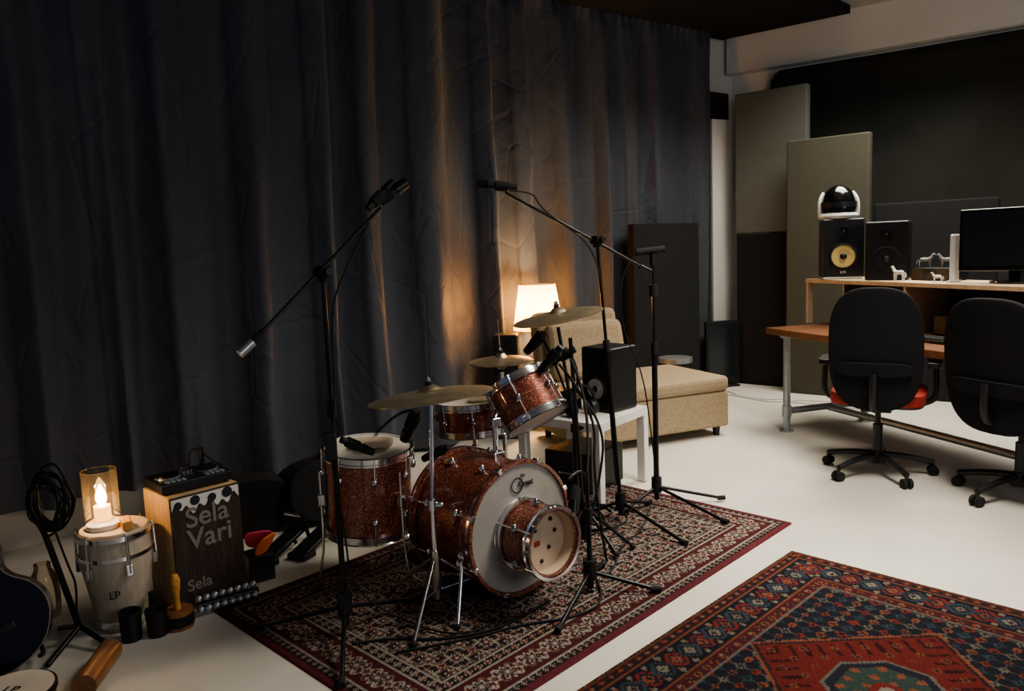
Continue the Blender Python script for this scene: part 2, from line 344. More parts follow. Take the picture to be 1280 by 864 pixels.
def rug2(A,B,L1,L2):
    c=np.zeros(A.shape+(3,))+NV*.7
    d=np.minimum(np.minimum(A,L1-A),np.minimum(B,L2-B));s=.009
    Aq=np.round(A/s)*s;Bq=np.round(B/s)*s
    x=Aq-L1/2
    P=.105
    for ox,oy,cc in ((0,0,OR*.9),(P/2,P/2,RD*1.2),(P/2,0,CR*.35),(0,P/2,BL)):
        u=np.abs(cell(x-ox,P));w=np.abs(cell(Bq-oy,P))
        put(c,((u<.005)&(w<.036))|((w<.005)&(u<.036)),cc*.5);put(c,(u+w<.021),cc);put(c,(u+w<.010),BK)
    for k in range(3):
        cy=.72+.80*k
        y=np.abs(Bq-cy);m=np.abs(x)*.95+y
        put(c,m<.46,OR);put(c,m<.445,BK);put(c,m<.43,RD*.85)
        st=(np.abs(cell(np.abs(x)-y,.07))<.010)&(m<.41)&(m>.30);put(c,st,MR*.4)
        st=(np.abs(cell(x,.075))+np.abs(cell(Bq-cy,.075))<.018)&(m<.40)&(m>.22);put(c,st,OR*.8)
        st=(np.abs(cell(x,.075))+np.abs(cell(Bq-cy,.075))<.009)&(m<.40)&(m>.22);put(c,st,BK)
        oct_=np.maximum(np.maximum(np.abs(x),y),(np.abs(x)+y)*.72)
        put(c,oct_<.18,CR*.35);put(c,oct_<.17,NV);put(c,oct_<.14,GN)
        st=(np.abs(cell(x,.06))+np.abs(cell(Bq-cy,.06))<.017)&(oct_<.14);put(c,st,OR)
        put(c,oct_<.05,RD);put(c,oct_<.025,CR*.6)
    Dq=np.round(d/s)*s
    t=np.where(np.minimum(A,L1-A)<np.minimum(B,L2-B),Bq,Aq)
    def band(a,b,bg,per,cc,cc2):
        k=(Dq>=a)&(Dq<b);c[k]=bg;h=(b-a)/2;w=np.abs(Dq-(a+b)/2);u=np.abs(cell(t,per))
        put(c,k&(u*(h*2/per)*1.3+w<h*.85),cc);put(c,k&(u*(h*2/per)*1.3+w<h*.5),cc2);put(c,k&(u*(h*2/per)+w<h*.2),CR*.5)
    band(.0,.02,OR*.6,.05,BK,BK)
    band(.02,.055,BK,.05,RD,OR)
    put(c,(Dq>=.055)&(Dq<.065),OR*.8)
    k=(Dq>=.065)&(Dq<.205);c[k]=NV*.6
    for off,c1,c2,c3 in ((0,RD*1.1,NV,OR),(.08,BL,BK,CR*.5)):
        u=np.abs(cell(t-off,.16));w=np.abs(Dq-.135)
        put(c,k&(u+w<.056)&(w<.05),c1);put(c,k&(u+w<.040),c2);put(c,k&(u+w<.026),c3);put(c,k&(u+w<.012),BK)
    u=np.abs(cell(t-.04,.08));w=np.abs(Dq-.135)
    put(c,k&(u<.006)&(w>.03)&(w<.055),OR);put(c,k&(u+np.abs(w-.05)<.014),CR*.45)
    put(c,(Dq>=.205)&(Dq<.215),OR*.8)
    band(.215,.26,MR*.8,.05,OR,BK)
    put(c,(Dq>=.26)&(Dq<.268),CR*.35)
    return c
rug('persian_rug',(1.35,3.66),(-.698,-.716),2.32,(-.716,.698),1.36,.005,rug1,.92)
rug('oriental_rug',(1.22,3.32),(-.716,-.698),1.72,(.698,-.716),2.7,.005,rug2,.85)
FZ=.009
# ---------------------------------------------------------------- drums
def drum(par,name,c,axis,r_,h,nl,hoop='chrome',top='head',bot='head',xr=0):
    ax=Vector(axis).normalized();Mx=axM(c,ax)@RZ(xr)
    lathe(par,name+'_shell',[(r_,-h/2),(r_,h/2),(r_-.008,h/2),(r_-.008,-h/2),(r_,-h/2)],M['spark'],Mx,64)
    for sgn,hm,nm in ((1,top,'top'),(-1,bot,'bottom')):
        if hm:
            zz=sgn*(h/2+.004)
            lathe(par,name+'_head_'+nm,[(0,zz),(r_+.001,zz),(r_+.001,zz-sgn*.008),(0,zz-sgn*.008)],M[hm],Mx,64)
        z=sgn*h/2
        if hoop=='chrome':
            lathe(par,name+'_hoop_'+nm,[(r_+.003,z-sgn*.022),(r_+.014,z-sgn*.022),(r_+.014,z-sgn*.016),(r_+.008,z-sgn*.012),(r_+.008,z+sgn*.008),(r_+.013,z+sgn*.012),(r_+.001,z+sgn*.012),(r_+.003,z-sgn*.022)],M['chrome'],Mx,64)
        else:
            lathe(par,name+'_hoop_'+nm,[(r_+.003,z-sgn*.026),(r_+.017,z-sgn*.026),(r_+.017,z+sgn*.014),(r_+.003,z+sgn*.014),(r_+.003,z-sgn*.026)],M['spark'],Mx,64)
            lathe(par,name+'_hoopinlay_'+nm,[(r_+.0172,z-sgn*.012),(r_+.0182,z-sgn*.012),(r_+.0182,z-sgn*.0),(r_+.0172,z-sgn*.0)],M['chrome'],Mx,64)
    for i in range(nl):
        a=2*math.pi*(i+.5)/nl;ca,sa=math.cos(a),math.sin(a)
        rr=r_+.010
        for sgn in (1,-1):
            lz=sgn*min(h*.25,h/2-.06) if h>.2 else 0
            ball(par,name+'_lug',Mx@Vector((rr*ca,rr*sa,lz)),.013,M['chrome'],(1,1,1.5))
            p1=Mx@Vector(((r_+.014)*ca,(r_+.014)*sa,lz));p2=Mx@Vector(((r_+.014)*ca,(r_+.014)*sa,sgn*(h/2+.012)))
            cyl(par,name+'_rod',p1,p2,.0035,M['chrome'],seg=8)
            if hoop!='chrome':
                mm=Mx@T((r_+.014)*ca,(r_+.014)*sa,sgn*(h/2+.004))@RZ(a)
                box(par,name+'_claw',(0,0,0),(.022,.022,.03),M['chrome'],bev=.004,mtx=mm)
    return Mx
K=root('drum_kit')
bax=Vector((.67,-.742,0.02)).normalized()
bf=Vector((.01,2.95,.30));bc=bf-bax*.2
drum(K,'bass',bc,bax,.255,.38,8,'wood','headgrey','head')
bx_=Vector((.742,.67,0));by_=Vector((0,0,1))
MB=frame(bc+bax*(.19+.0055),bx_,by_,bax)
text(K,'bass_logo','the',.02,MB@T(.02,.205,0),M['textd'],off=0);text(K,'bass_logo_2','Great',.034,MB@T(.035,.165,0),M['textd'],off=.02)
lathe(K,'bass_logo_ring',[(.026,.0),(.032,.001)],M['textd'],MB@T(-.012,.175,0),36)
tc_=bf+bax*.09+Vector((0,0,-.02))
drum(K,'tunnel',tc_,bax,.13,.17,6,'chrome',None,None)
lathe(K,'tunnel_inner',[(.121,-.085),(.121,.08)],M['headc'],axM(tc_,bax),48)
cyl(K,'tunnel_back',tc_+bax*.02,tc_+bax*.025,.121,M['headc'],seg=48)
for a,rr in ((.3,.07),(1.0,.085),(2.3,.06),(3.5,.08),(4.6,.085),(5.4,.05)):
    q=tc_+bax*.026+bx_*rr*math.cos(a)+by_*rr*math.sin(a);ball(K,'tunnel_hole',q,.009,M['black'])
box(K,'tunnel_badge',(0,0,0),(.03,.02,.003),M['red'],mtx=frame(tc_+bax*.027+by_*-.01+bx_*-.03,bx_,by_,bax))
for s in(-1,1):
    b0=bf-bax*.07+bx_*.25*s+Vector((0,0,-.06));cyl(K,'spur',b0,b0+bx_*.10*s+bax*.08+Vector((0,0,-.225)),.007,M['chrome']);ball(K,'spur_foot',b0+bx_*.10*s+bax*.08+Vector((0,0,-.222)),.012,M['rubber']);ball(K,'spur_mount',b0,.02,M['chrome'])
ft=Vector((-.63,3.17,.425));Mf=drum(K,'floor_tom',ft,(.05,-.06,1),.178,.345,8,'chrome','head','head')
for a in (200,320,80):
    ca,sa=math.cos(math.radians(a)),math.sin(math.radians(a));rr=.20
    x0,y0=ft.x+rr*ca,ft.y+rr*sa
    tube(K,'floor_tom_leg',[(x0,y0,.52),(x0,y0,.2),(x0+.02*ca,y0+.02*sa,.12),(x0+.03*ca,y0+.03*sa,.02)],.0055,M['chrome']);ball(K,'leg_foot',(x0+.03*ca,y0+.03*sa,FZ+.014),.013,M['rubber']);box(K,'leg_bracket',(x0,y0,.40),(.03,.03,.05),M['chrome'],math.radians(a))
pad(K,'damping_cloth',.17,.11,M['cloths'],T(ft.x+.03,ft.y-.02,.622)@RX(math.radians(90)),.024,0)
rtax=Vector((-.42,.36,.83)).normalized();rt=Vector((.055,3.33,.74))
drum(K,'rack_tom',rt,rtax,.14,.19,6,'chrome','headc','head')
pad(K,'rack_tom_cloth',.15,.12,M['cloths'],axM(rt+rtax*.112,rtax)@RX(math.radians(90)),.014,0)
mp=bc+Vector((.04,.02,.25));cyl(K,'tom_mount',mp,mp+Vector((.0,.0,.16)),.012,M['chrome']);box(K,'tom_mount_base',mp+Vector((0,0,.012)),(.06,.06,.03),M['chrome'],.7)
tube(K,'tom_arm',[mp+Vector((0,0,.15)),mp+Vector((.0,.0,.2)),rt-rtax*.02+Vector((-.10,-.09,-.02))],.008,M['chrome']);box(K,'tom_clamp',mp+Vector((0,0,.15)),(.04,.04,.04),M['chrome'],.5)
drum(K,'snare',(-.20,3.72,.60),(-.05,.02,1),.178,.14,8,'chrome','head','head')
pad(K,'snare_cloth',.12,.1,M['cloths'],T(-.16,3.68,.682)@RX(math.radians(90)),.012,0)
cyl(K,'snare_post',(-.2,3.72,.2),(-.2,3.72,.52),.012,M['chrome'])
def tripod(par,c,h,r_,m,n=3,a0=0,tr=.008,zc=None,foot='rubber'):
    x,y=c;zc=zc or h
    for i in range(n):
        a=a0+2*math.pi*i/n;px,py=x+r_*math.cos(a),y+r_*math.sin(a)
        cyl(par,'tripod_leg',(x+.02*math.cos(a),y+.02*math.sin(a),zc),(px,py,FZ+.014),tr,m,seg=10);ball(par,'tripod_foot',(px,py,FZ+.013),.013,M[foot])
        cyl(par,'tripod_brace',(x+.012*math.cos(a),y+.012*math.sin(a),zc*.35+.02),(x+r_*.5*math.cos(a),y+r_*.5*math.sin(a),zc*.5+.01),tr*.6,m,seg=8)
    cyl(par,'tripod_hub',(x,y,zc*.3),(x,y,zc+.04),.02,m)
tripod(K,(-.2,3.72),.25,.25,M['chrome'],a0=.4)
for i in range(3):
    a=.4+i*2.094;tube(K,'snare_basket',[(-.2,3.72,.5),(-.2+.19*math.cos(a),3.72+.19*math.sin(a),.51),(-.2+.195*math.cos(a),3.72+.195*math.sin(a),.56)],.006,M['chrome'])
def cymbal(nm,c,axis,r_,m='bronze'):
    Mx=axM(c,axis)
    pr=[(.007,.028),(.02,.027),(r_*.17,.012),(r_*.2,.006)]+[(r_*(.2+.8*i/10),.006-.022*(i/10)**1.6) for i in range(1,11)]
    pr+=[(a,b-.002) for a,b in reversed(pr)]
    lathe(K,nm,pr,M[m],Mx,72)
    cyl(K,nm+'_felt',Mx@Vector((0,0,.028)),Mx@Vector((0,0,.042)),.014,M['rubber']);cyl(K,nm+'_rod',Mx@Vector((0,0,-.05)),Mx@Vector((0,0,.06)),.005,M['chrome']);cyl(K,nm+'_nut',Mx@Vector((0,0,.042)),Mx@Vector((0,0,.056)),.010,M['chrome'])
def cstand(nm,base,top,a0,m):
    x,y=base;top=Vector(top)
    tripod(K,base,.22,.28,M[m],a0=a0);kx=(x,y,.55*top.z);cyl(K,nm+'_tube_lower',(x,y,.1),kx,.0125,M[m]);cyl(K,nm+'_collar',(x,y,.55*top.z-.03),(x,y,.55*top.z+.01),.02,M[m])
    cyl(K,nm+'_tube_upper',kx,top,.0085,M[m]);ball(K,nm+'_wing',(x+.025,y-.01,.55*top.z-.01),.012,M[m],(1.6,.5,1))
cymbal('ride_cymbal',(-.32,2.9,.872),(-.09,.05,1),.24)
cstand('ride_stand',(-.33,2.86),(-.32,2.9,.82),.3,'chrome')
cymbal('crash_cymbal',(.22,3.6,1.095),(-.16,-.05,1),.215)
cstand('crash_stand',(.28,3.55),(.22,3.6,1.03),1.1,'blackm')
cymbal('hihat_top',(-.06,4.05,.83),(-.03,-.02,1),.172);cymbal('hihat_bottom',(-.06,4.05,.80),(.03,.02,-1),.172)
cyl(K,'hihat_tube',(-.06,4.05,.1),(-.06,4.05,.78),.012,M['chrome']);cyl(K,'hihat_rod',(-.06,4.05,.8),(-.07,4.04,1.04),.004,M['chrome']);tripod(K,(-.06,4.05),.22,.22,M['chrome'],a0=.9)
box(K,'hihat_pedal',(-.12,4.2,.05),(.1,.26,.02),M['chrome'],.3)
box(K,'kick_pedal',(-.42,3.42,.05),(.1,.24,.02),M['chrome'],.73);cyl(K,'kick_beater',(-.36,3.34,.08),(-.33,3.33,.28),.006,M['chrome'])
# ---------------------------------------------------------------- mic stands
def mic(par,c,d,l=.16,r_=.012,clip=True,m='black'):
    c=Vector(c);d=Vector(d).normalized();cyl(par,'mic_body',c-d*l/2,c+d*l/2,r_,M[m]);cyl(par,'mic_grille',c+d*l/2,c+d*(l/2+.05),r_*1.35,M['blackm'],r2=r_*1.1)
    cyl(par,'mic_clip',c-d*.02,c+d*.03,r_*1.5,M['rubber'])
def mstand(name,base,feet,top,boom=None,hub=.1,tr=.0105):
    e=root(name);x,y=base;t=Vector(top)
    cyl(e,'hub',(x,y,hub-.03),(x,y,hub+.05),.028,M['black']);cyl(e,'hub_foot',(x,y,hub-.07),(x,y,hub-.03),.014,M['black'])
    for i,(a,b) in enumerate(feet):
        cyl(e,'leg_%d'%i,(x,y,hub),(a,b,FZ+.012),.0085,M['blackm'],seg=10);d=Vector((a-x,b-y,0)).normalized();cyl(e,'foot_%d'%i,Vector((a,b,FZ+.013))-d*.02,Vector((a,b,FZ+.013))+d*.02,.0125,M['rubber'])
    mid=Vector((x,y,hub)).lerp(t,.62);cyl(e,'tube_lower',(x,y,hub),mid,tr,M['blackm']);cyl(e,'tube_upper',mid,t,.008,M['blackm']);cyl(e,'clutch',mid-(t-Vector((x,y,hub))).normalized()*.05,mid+Vector((0,0,.01)),.017,M['rubber'])
    if boom:
        a,b=Vector(boom[0]),Vector(boom[1]);cyl(e,'boom',a,b,.0068,M['blackm']);cyl(e,'boom_joint',t-Vector((0,0,.035)),t+Vector((0,0,.02)),.018,M['rubber'])
        d=(b-a).normalized();s=d.cross(Vector((0,0,1))).normalized();cyl(e,'boom_clamp',t-s*.03,t+s*.03,.022,M['rubber']);cyl(e,'boom_knob',t+s*.03,t+s*.055,.013,M['black'])
    return e
s1=mstand('microphone_stand',(-.655,2.7),[(-1.0,2.77),(-.42,2.95),(-.60,2.36)],(-.65,2.7,1.35),((-.86,2.54,1.13),(-.46,2.86,1.57)),.12)
mic(s1,(-.445,2.87,1.61),(.55,.2,.35),.10,.017);mic(s1,(-.47,2.84,1.60),(.4,.35,.45),.10,.014)
cyl(s1,'counterweight',(-.86,2.54,1.13),(-.895,2.51,1.095),.016,M['steel']);cyl(s1,'boom_grip',(-.83,2.565,1.165),(-.86,2.54,1.13),.010,M['rubber'])
tube(s1,'cable',[(-.50,2.83,1.52),(-.60,2.74,1.32),(-.63,2.69,1.2),(-.63,2.68,.9),(-.67,2.68,.7),(-.63,2.69,.4),(-.63,2.7,.2),(-.5,2.8,.02),(-.2,2.6,.018),(-.1,2.75,.018)],.0035,M['rubber'])
box(s1,'tray_mic',(-.66,2.68,.73),(.04,.04,.10),M['black'],.3);mic(s1,(-.60,2.75,.72),(.7,.5,-.5),.09,.013)
s2=mstand('microphone_stand.001',(.52,3.78),[(.76,3.43),(.36,3.88),(.70,4.0)],(.43,3.75,1.43),((-.0,3.5,1.655),(.70,3.92,1.27)),.11)
mic(s2,(-.015,3.47,1.68),(-1,-.1,.12),.13,.015);cyl(s2,'counterweight',(.66,3.9,1.29),(.72,3.93,1.26),.013,M['blackm'])
tube(s2,'cable',[(.02,3.5,1.66),(.12,3.56,1.66),(.15,3.58,1.6),(.2,3.62,1.55),(.42,3.74,1.40),(.46,3.75,1.1),(.47,3.77,.6),(.5,3.78,.2)],.0035,M['rubber'])
s3=mstand('microphone_stand.002',(.745,4.0),[(1.10,4.03),(1.02,3.68),(.56,3.9)],(.745,4.0,1.35),None,.11,.015)
cyl(s3,'t_bar',(.66,4.0,1.36),(.81,4.02,1.37),.019,M['rubber']);cyl(s3,'t_joint',(.745,4.0,1.29),(.745,4.0,1.35),.02,M['black']);cyl(s3,'collar',(.745,4.0,1.13),(.745,4.0,1.19),.022,M['rubber'])
tube(s3,'cable',[(.66,4.0,1.35),(.56,3.98,1.25),(.58,4.0,.95),(.68,4.0,.75),(.72,3.98,.4),(.74,3.98,.15)],.0035,M['rubber'])
s4=mstand('microphone_stand.003',(.28,2.99),[(.54,2.95),(.13,2.66),(.36,3.22)],(.28,3.0,.50),None,.09)
tube(s4,'arm',[(.28,3.0,.45),(.27,2.98,.55),(.20,2.92,.50)],.007,M['blackm']);mic(s4,(.22,2.93,.44),(-.1,-.4,-.7),.06,.018)
for i,(a,b,c_,d) in enumerate([((.18,3.25,.95),(-.5,.2,-.6),.09,.016),((.24,3.45,.92),(-.9,.2,-.5),.10,.016),((-.42,3.1,.72),(-.4,.2,-.8),.10,.018),((.12,3.55,.98),(-.5,.6,-.6),.1,.018),((-.3,2.98,.62),(-.7,.4,-.4),.09,.013)]):
    mic(K,a,b,c_,d)
for pts in ([(.28,3.55,.80),(.27,3.4,.98),(.18,3.25,.97)],[(.28,3.55,.70),(.32,3.4,.85),(.24,3.45,.95)],[(.28,3.0,.5),(.33,3.2,.75),(.25,3.3,.92)],[(-.63,3.36,.6),(-.5,3.25,.74),(-.42,3.1,.76)],[(.28,3.55,.6),(.2,3.6,.9),(.12,3.55,1.02)],[(.28,3.55,.75),(.42,3.5,.6),(.38,3.45,.3),(.3,3.4,.05)],[(.2,3.3,.9),(.36,3.3,.7),(.32,3.2,.4),(.38,3.25,.02)]):
    tube(K,'gooseneck',pts,.006,M['rubber'])
cyl(K,'boom_tube',(.30,3.42,.1),(.26,3.4,1.0),.009,M['blackm']);tripod(K,(.30,3.42),.2,.22,M['blackm'],a0=2)
# cables on floor
cb=root('audio_cables')
for pts in ([(.1,2.9),(-.05,2.7),(-.3,2.62),(-.5,2.66),(-.62,2.62)],[(.3,3.2),(.35,2.9),(.2,2.75),(.0,2.72),(-.2,2.62),(-.45,2.55)],[(.5,3.7),(.4,3.5),(.45,3.25),(.35,3.1)],[(.7,3.95),(.6,3.6),(.5,3.5),(.42,3.3)],[(.2,3.7),(.45,3.6),(.6,3.85),(.4,4.1),(.2,4.0)],[(.3,3.9),(.1,3.7),(.35,3.5),(.5,3.95),(.2,4.2)],[(.15,3.9),(.3,4.1),(.55,3.9),(.3,3.75),(.05,3.95),(.2,4.1)]):
    tube(cb,'cable',[(a,b,.014) for a,b in pts],.0045,M['rubber'])
cb2=root('power_cables')
for pts in ([(1.9,7.0),(2.1,6.7),(2.4,6.6),(2.8,6.4)],[(2.0,7.1),(2.05,6.6),(2.5,6.45),(2.9,6.0)],[(2.3,6.7),(2.5,6.3),(2.75,6.4)]):
    tube(cb2,'cable',[(a,b,.008) for a,b in pts],.006,M['whitep'])
# ---------------------------------------------------------------- side table + things
tb=root('side_table',(.40,4.41,0),math.radians(52))
box(tb,'top',(0,0,.43),(.55,.55,.05),M['lack'],bev=.003)
for i,(a,b) in enumerate([(1,1),(-1,1),(1,-1),(-1,-1)]):box(tb,'leg_%d'%i,(a*.25,b*.25,.207),(.05,.05,.405),M['lack'],bev=.002)
rk=root('equipment_case',(.40,4.43,0),math.radians(52));box(rk,'case',(0,0,.125),(.36,.32,.23),M['black'],bev=.01)
for s in(-1,1):tube(rk,'handle',[(s*.181,-.06,.12),(s*.20,-.05,.12),(s*.20,.05,.12),(s*.181,.06,.12)],.006,M['chrome'])
def speaker(name,loc,face,w,d,h,cone,conem,extra=None,wz=.36,tz=.78):
    e=root(name,loc,math.atan2(face[1],face[0])+math.pi/2)
    box(e,'cabinet',(0,0,h/2),(w,d,h),M['black'],bev=.012)
    fy=-d/2
    lathe(e,'woofer_ring',[(cone*1.0,0),(cone*1.18,0),(cone*1.18,.008),(cone*1.0,.012),(cone*1.0,0)],M['rubber'],frame((0,fy-.0,h*wz),(1,0,0),(0,0,1),(0,-1,0)),40)
    lathe(e,'woofer_cone',[(cone,.006),(cone*.85,.008),(cone*.35,-.0),(cone*.33,.004),(0,.012)],M[conem],frame((0,fy-.002,h*wz),(1,0,0),(0,0,1),(0,-1,0)),40)
    lathe(e,'dust_cap',[(cone*.3,.006),(cone*.2,.014),(0,.018)],M['black'],frame((0,fy-.002,h*wz),(1,0,0),(0,0,1),(0,-1,0)),24)
    lathe(e,'tweeter',[(cone*.45,0),(cone*.42,.006),(cone*.15,.002),(0,.010)],M['blackm'],frame((0,fy-.001,h*tz),(1,0,0),(0,0,1),(0,-1,0)),30)
    return e
speaker('studio_monitor_speaker',(.56,4.43,.456),(-.72,-.69),.22,.24,.37,.06,'whitep')
g=root('audio_interface',(.22,4.42,.456),math.radians(52));box(g,'body',(0,0,.03),(.3,.22,.06),M['black'])
for i in range(5):cyl(g,'knob',(-.1+.05*i,-.05,.06),(-.1+.05*i,-.05,.075),.008,M['rubber'])
box(g,'top_unit',(.02,.02,.09),(.22,.16,.055),M['blackm'])
hp=root('headphones',(.38,4.25,.455),.5)
for s in(-1,1):lathe(hp,'cup',[(0,-.02),(.04,-.02),(.045,0),(.04,.02),(0,.02)],M['black'],T(s*.07,0,.045)@Matrix.Rotation(math.pi/2,4,'Y'),24)
tube(hp,'band',[(-.08,0,.05),(-.09,0,.13),(0,0,.19),(.09,0,.13),(.08,0,.05)],.009,M['black'])
# ---------------------------------------------------------------- sofa
sd=math.atan2(.39,.92);sf=root('sofa',(.30,4.93,0),sd)
box(sf,'base',(.76,.37,.20),(1.20,.74,.26),M['sofa'],bev=.02)
box(sf,'seat_cushion',(.76,.36,.385),(1.20,.74,.11),M['sofa'],bev=.035)
box(sf,'backrest',(0,0,0),(.68,.17,.66),M['sofa'],bev=.05,mtx=T(.50,.70,.60)@RX(math.radians(-10)))
box(sf,'back_cushion',(0,0,0),(.62,.14,.44),M['sofa'],bev=.06,mtx=T(.50,.55,.64)@RX(math.radians(-14)))
for a,b in((.22,.06),(1.29,.06),(1.29,.66),(.22,.66)):cyl(sf,'leg',(a,b,0),(a,b,.08),.022,M['black'],r2=.03)
st=root('lamp_stool',(.20,5.98,0));cyl(st,'top',(0,0,.42),(0,0,.45),.12,M['black'],seg=32)
for i in range(3):
    a=i*2.1;cyl(st,'leg',(.10*math.cos(a),.10*math.sin(a),0),(.07*math.cos(a),.07*math.sin(a),.42),.013,M['black'])
lp=root('table_lamp',(.21,5.92,.45))
lathe(lp,'shade',[(.195,.33),(.14,.68)],M['shade'],None,48)
ring(lp,'shade_wire',(0,0,.33),(0,0,1),.195,.002,M['blackm']);ring(lp,'shade_wire_top',(0,0,.68),(0,0,1),.14,.002,M['blackm'])
lathe(lp,'base',[(0,0),(.08,0),(.08,.015),(.03,.04),(.05,.12),(.045,.2),(.012,.26),(.010,.4),(0,.4)],M['lampb'],None,30)
speaker('studio_monitor_speaker.001',(-.04,5.70,.50),(-.1,-1),.18,.2,.28,.05,'black')
box(root('speaker_stool'),'seat',(-.04,5.70,.25),(.2,.2,.499),M['black'])
so=root('round_stool',(1.38,6.45,0));cyl(so,'seat',(0,0,.40),(0,0,.44),.14,M['steel'],seg=36);cyl(so,'seat_rim',(0,0,.36),(0,0,.405),.13,M['black'],seg=36)
for i in range(4):
    a=i*1.57+.7;cyl(so,'leg',(.14*math.cos(a),.14*math.sin(a),0),(.09*math.cos(a),.09*math.sin(a),.37),.012,M['black'])
# ---------------------------------------------------------------- desk
dd=Vector((.3,-.954,0));dn=Vector((.954,.3,0));DF=Vector((1.88,5.66,0))
def D(s,n,z):return DF+dd*s+dn*n+Vector((0,0,z))
da=math.atan2(dd.y,dd.x)
dk=root('desk')
DL=2.7
box(dk,'top',D(DL/2,.41,.73),(DL,.82,.045),M['deskw'],da,.004)
for s,n in((.17,.06),(.17,.76),(2.5,.06),(2.5,.76)):
    cyl(dk,'pipe_leg',D(s,n,.0),D(s,n,.705),.026,M['steel'],seg=20);cyl(dk,'pipe_flange',D(s,n,0),D(s,n,.012),.05,M['steel'],seg=24)
    cyl(dk,'pipe_fitting',D(s,n,.11),D(s,n,.19),.034,M['steel'],seg=20);cyl(dk,'pipe_collar',D(s,n,.69),D(s,n,.705),.05,M['steel'],seg=20)
for s in(.17,2.5):cyl(dk,'pipe_cross',D(s,.06,.15),D(s,.76,.15),.024,M['steel'])
cyl(dk,'pipe_rail',D(.17,.41,.15),D(2.5,.41,.15),.024,M['steel'])
hs=root('monitor_shelf')
box(hs,'top',D(1.27,.63,1.075),(2.74,.40,.028),M['pine'],da,.002)
for n in(.455,.79):box(hs,'post',D(-.085,n,.907),(.022,.045,.304),M['pine'],da,.002)
for s in(.85,1.75,2.6):box(hs,'side',D(s,.63,.907),(.022,.38,.304),M['pine'],da,.002)
box(hs,'back',D(1.27,.81,.907),(2.7,.015,.3),M['cloth'],da,0)
box(root('rack_unit'),'case',D(1.35,.66,.82),(.7,.26,.12),M['black'],da)
box(root('amplifier'),'case',D(.38,.66,.82),(.5,.24,.13),M['black'],da)
SH=1.09
k=speaker('studio_monitor_speaker.002',D(.08,.60,SH+.012),(-.28,-.96),.285,.26,.425,.082,'yellow')
box(k,'speaker_pad',(0,0,-.004),(.27,.26,.016),M['whitep'])
text(k,'badge','krk',.03,frame((0,-.135,.03),(1,0,0),(0,0,1),(0,-1,0)),M['whitep'])
speaker('studio_monitor_speaker.003',D(.50,.64,SH),(-.55,-.84),.27,.22,.40,.078,'black')
hq=D(.07,.58,SH+.44)
he=root('helmet',hq,-.25)
prof=[(.115,.0),(.125,.05),(.12,.11),(.10,.165),(.065,.205),(.03,.222),(0,.225)]
lathe(he,'dome',prof,M['gloss'],T(0,0,.02),40)
lathe(he,'base_ring',[(0,0),(.13,0),(.14,.02),(.13,.04),(0,.04)],M['whitep'],None,40)
for s in(-1,1):
    tube(he,'side_band',[(s*.13,-.02,.02),(s*.135,-.02,.10),(s*.122,0,.16),(s*.10,.02,.19)],.014,M['whitep'])
lathe(he,'visor',[(.128,.06),(.128,.10)],M['black'],T(0,0,.02),40)
def horse(name,loc,rz,s,m='whitep'):
    e=root(name,loc,rz);e.scale=(s,s,s)
    def chain(nm,pts,rs):
        me=bpy.data.meshes.new(nm);me.from_pydata(pts,[(i,i+1) for i in range(len(pts)-1)],[]);o=bpy.data.objects.new(nm,me);C.objects.link(o);o.parent=e
        sk=o.modifiers.new('k','SKIN')
        for i,q in enumerate(rs):me.skin_vertices[0].data[i].radius=(q,q)
        me.skin_vertices[0].data[0].use_root=True
        o.modifiers.new('u','SUBSURF').levels=1;me.materials.append(M[m]);return o
    chain('body',[(-.45,0,.66),(-.2,0,.70),(.15,0,.66),(.38,0,.74),(.50,0,.98),(.56,0,1.16),(.74,0,1.04)],[.14,.19,.18,.17,.11,.10,.06])
    for x in(-.40,.33):
        for y in(-.1,.1):chain('leg',[(x,y,.6),(x-.03,y,.32),(x+.02,y,.03)],[.09,.055,.05])
    chain('tail',[(-.5,0,.68),(-.64,0,.5),(-.64,0,.28)],[.06,.05,.03])
    return e
horse('horse_figurine',D(.74,.50,SH),2.0,.085);horse('horse_figurine.001',D(1.05,.50,SH),2.4,.055)
box(root('equipment_box'),'case',D(.85,.72,SH+.04),(.30,.16,.08),M['black'],da)
horse('zebra_figurine',D(.76,.70,SH+.08),-.5,.08,'zebra');horse('zebra_figurine.001',D(.93,.70,SH+.08),2.7,.08,'zebra')
rt_=root('router',D(1.08,.60,SH),da+.5);box(rt_,'case',(0,0,.15),(.03,.12,.29),M['whitep'],bev=.01);box(rt_,'foot',(0,0,.005),(.06,.12,.01),M['whitep'])
mo=root('computer_monitor',D(1.44,.66,SH),math.atan2(-.62,-.78)+math.pi/2)
box(mo,'bezel',(0,0,.255),(.60,.035,.37),M['gloss'],bev=.008);box(mo,'panel',(0,-.0185,.262),(.56,.004,.32),M['screen'],bev=0);box(mo,'neck',(0,.02,.06),(.07,.03,.12),M['gloss']);lathe(mo,'foot',[(0,0),(.13,0),(.13,.012),(0,.02)],M['gloss'],Matrix.Diagonal((1,.75,1,1)),36)
kb=root('keyboard',D(1.15,.28,.7525),da);box(kb,'base',(0,0,.012),(.44,.14,.02),M['black'])
for i in range(14):
    for j in range(4):box(kb,'key',(-.2+.0305*i,-.05+.032*j,.026),(.024,.026,.008),M['rubber'],bev=0)
ds=root('desk_gadgets',D(.45,.25,.7525));box(ds,'multitool',(0,0,.012),(.10,.03,.024),M['steel'],.5);tube(ds,'cable',[(.0,.05,.01),(.06,.1,.015),(.1,.02,.01),(.03,-.08,.01)],.006,M['whitep']);box(ds,'adaptor',(.06,-.03,.015),(.05,.05,.03),M['black'],.2)
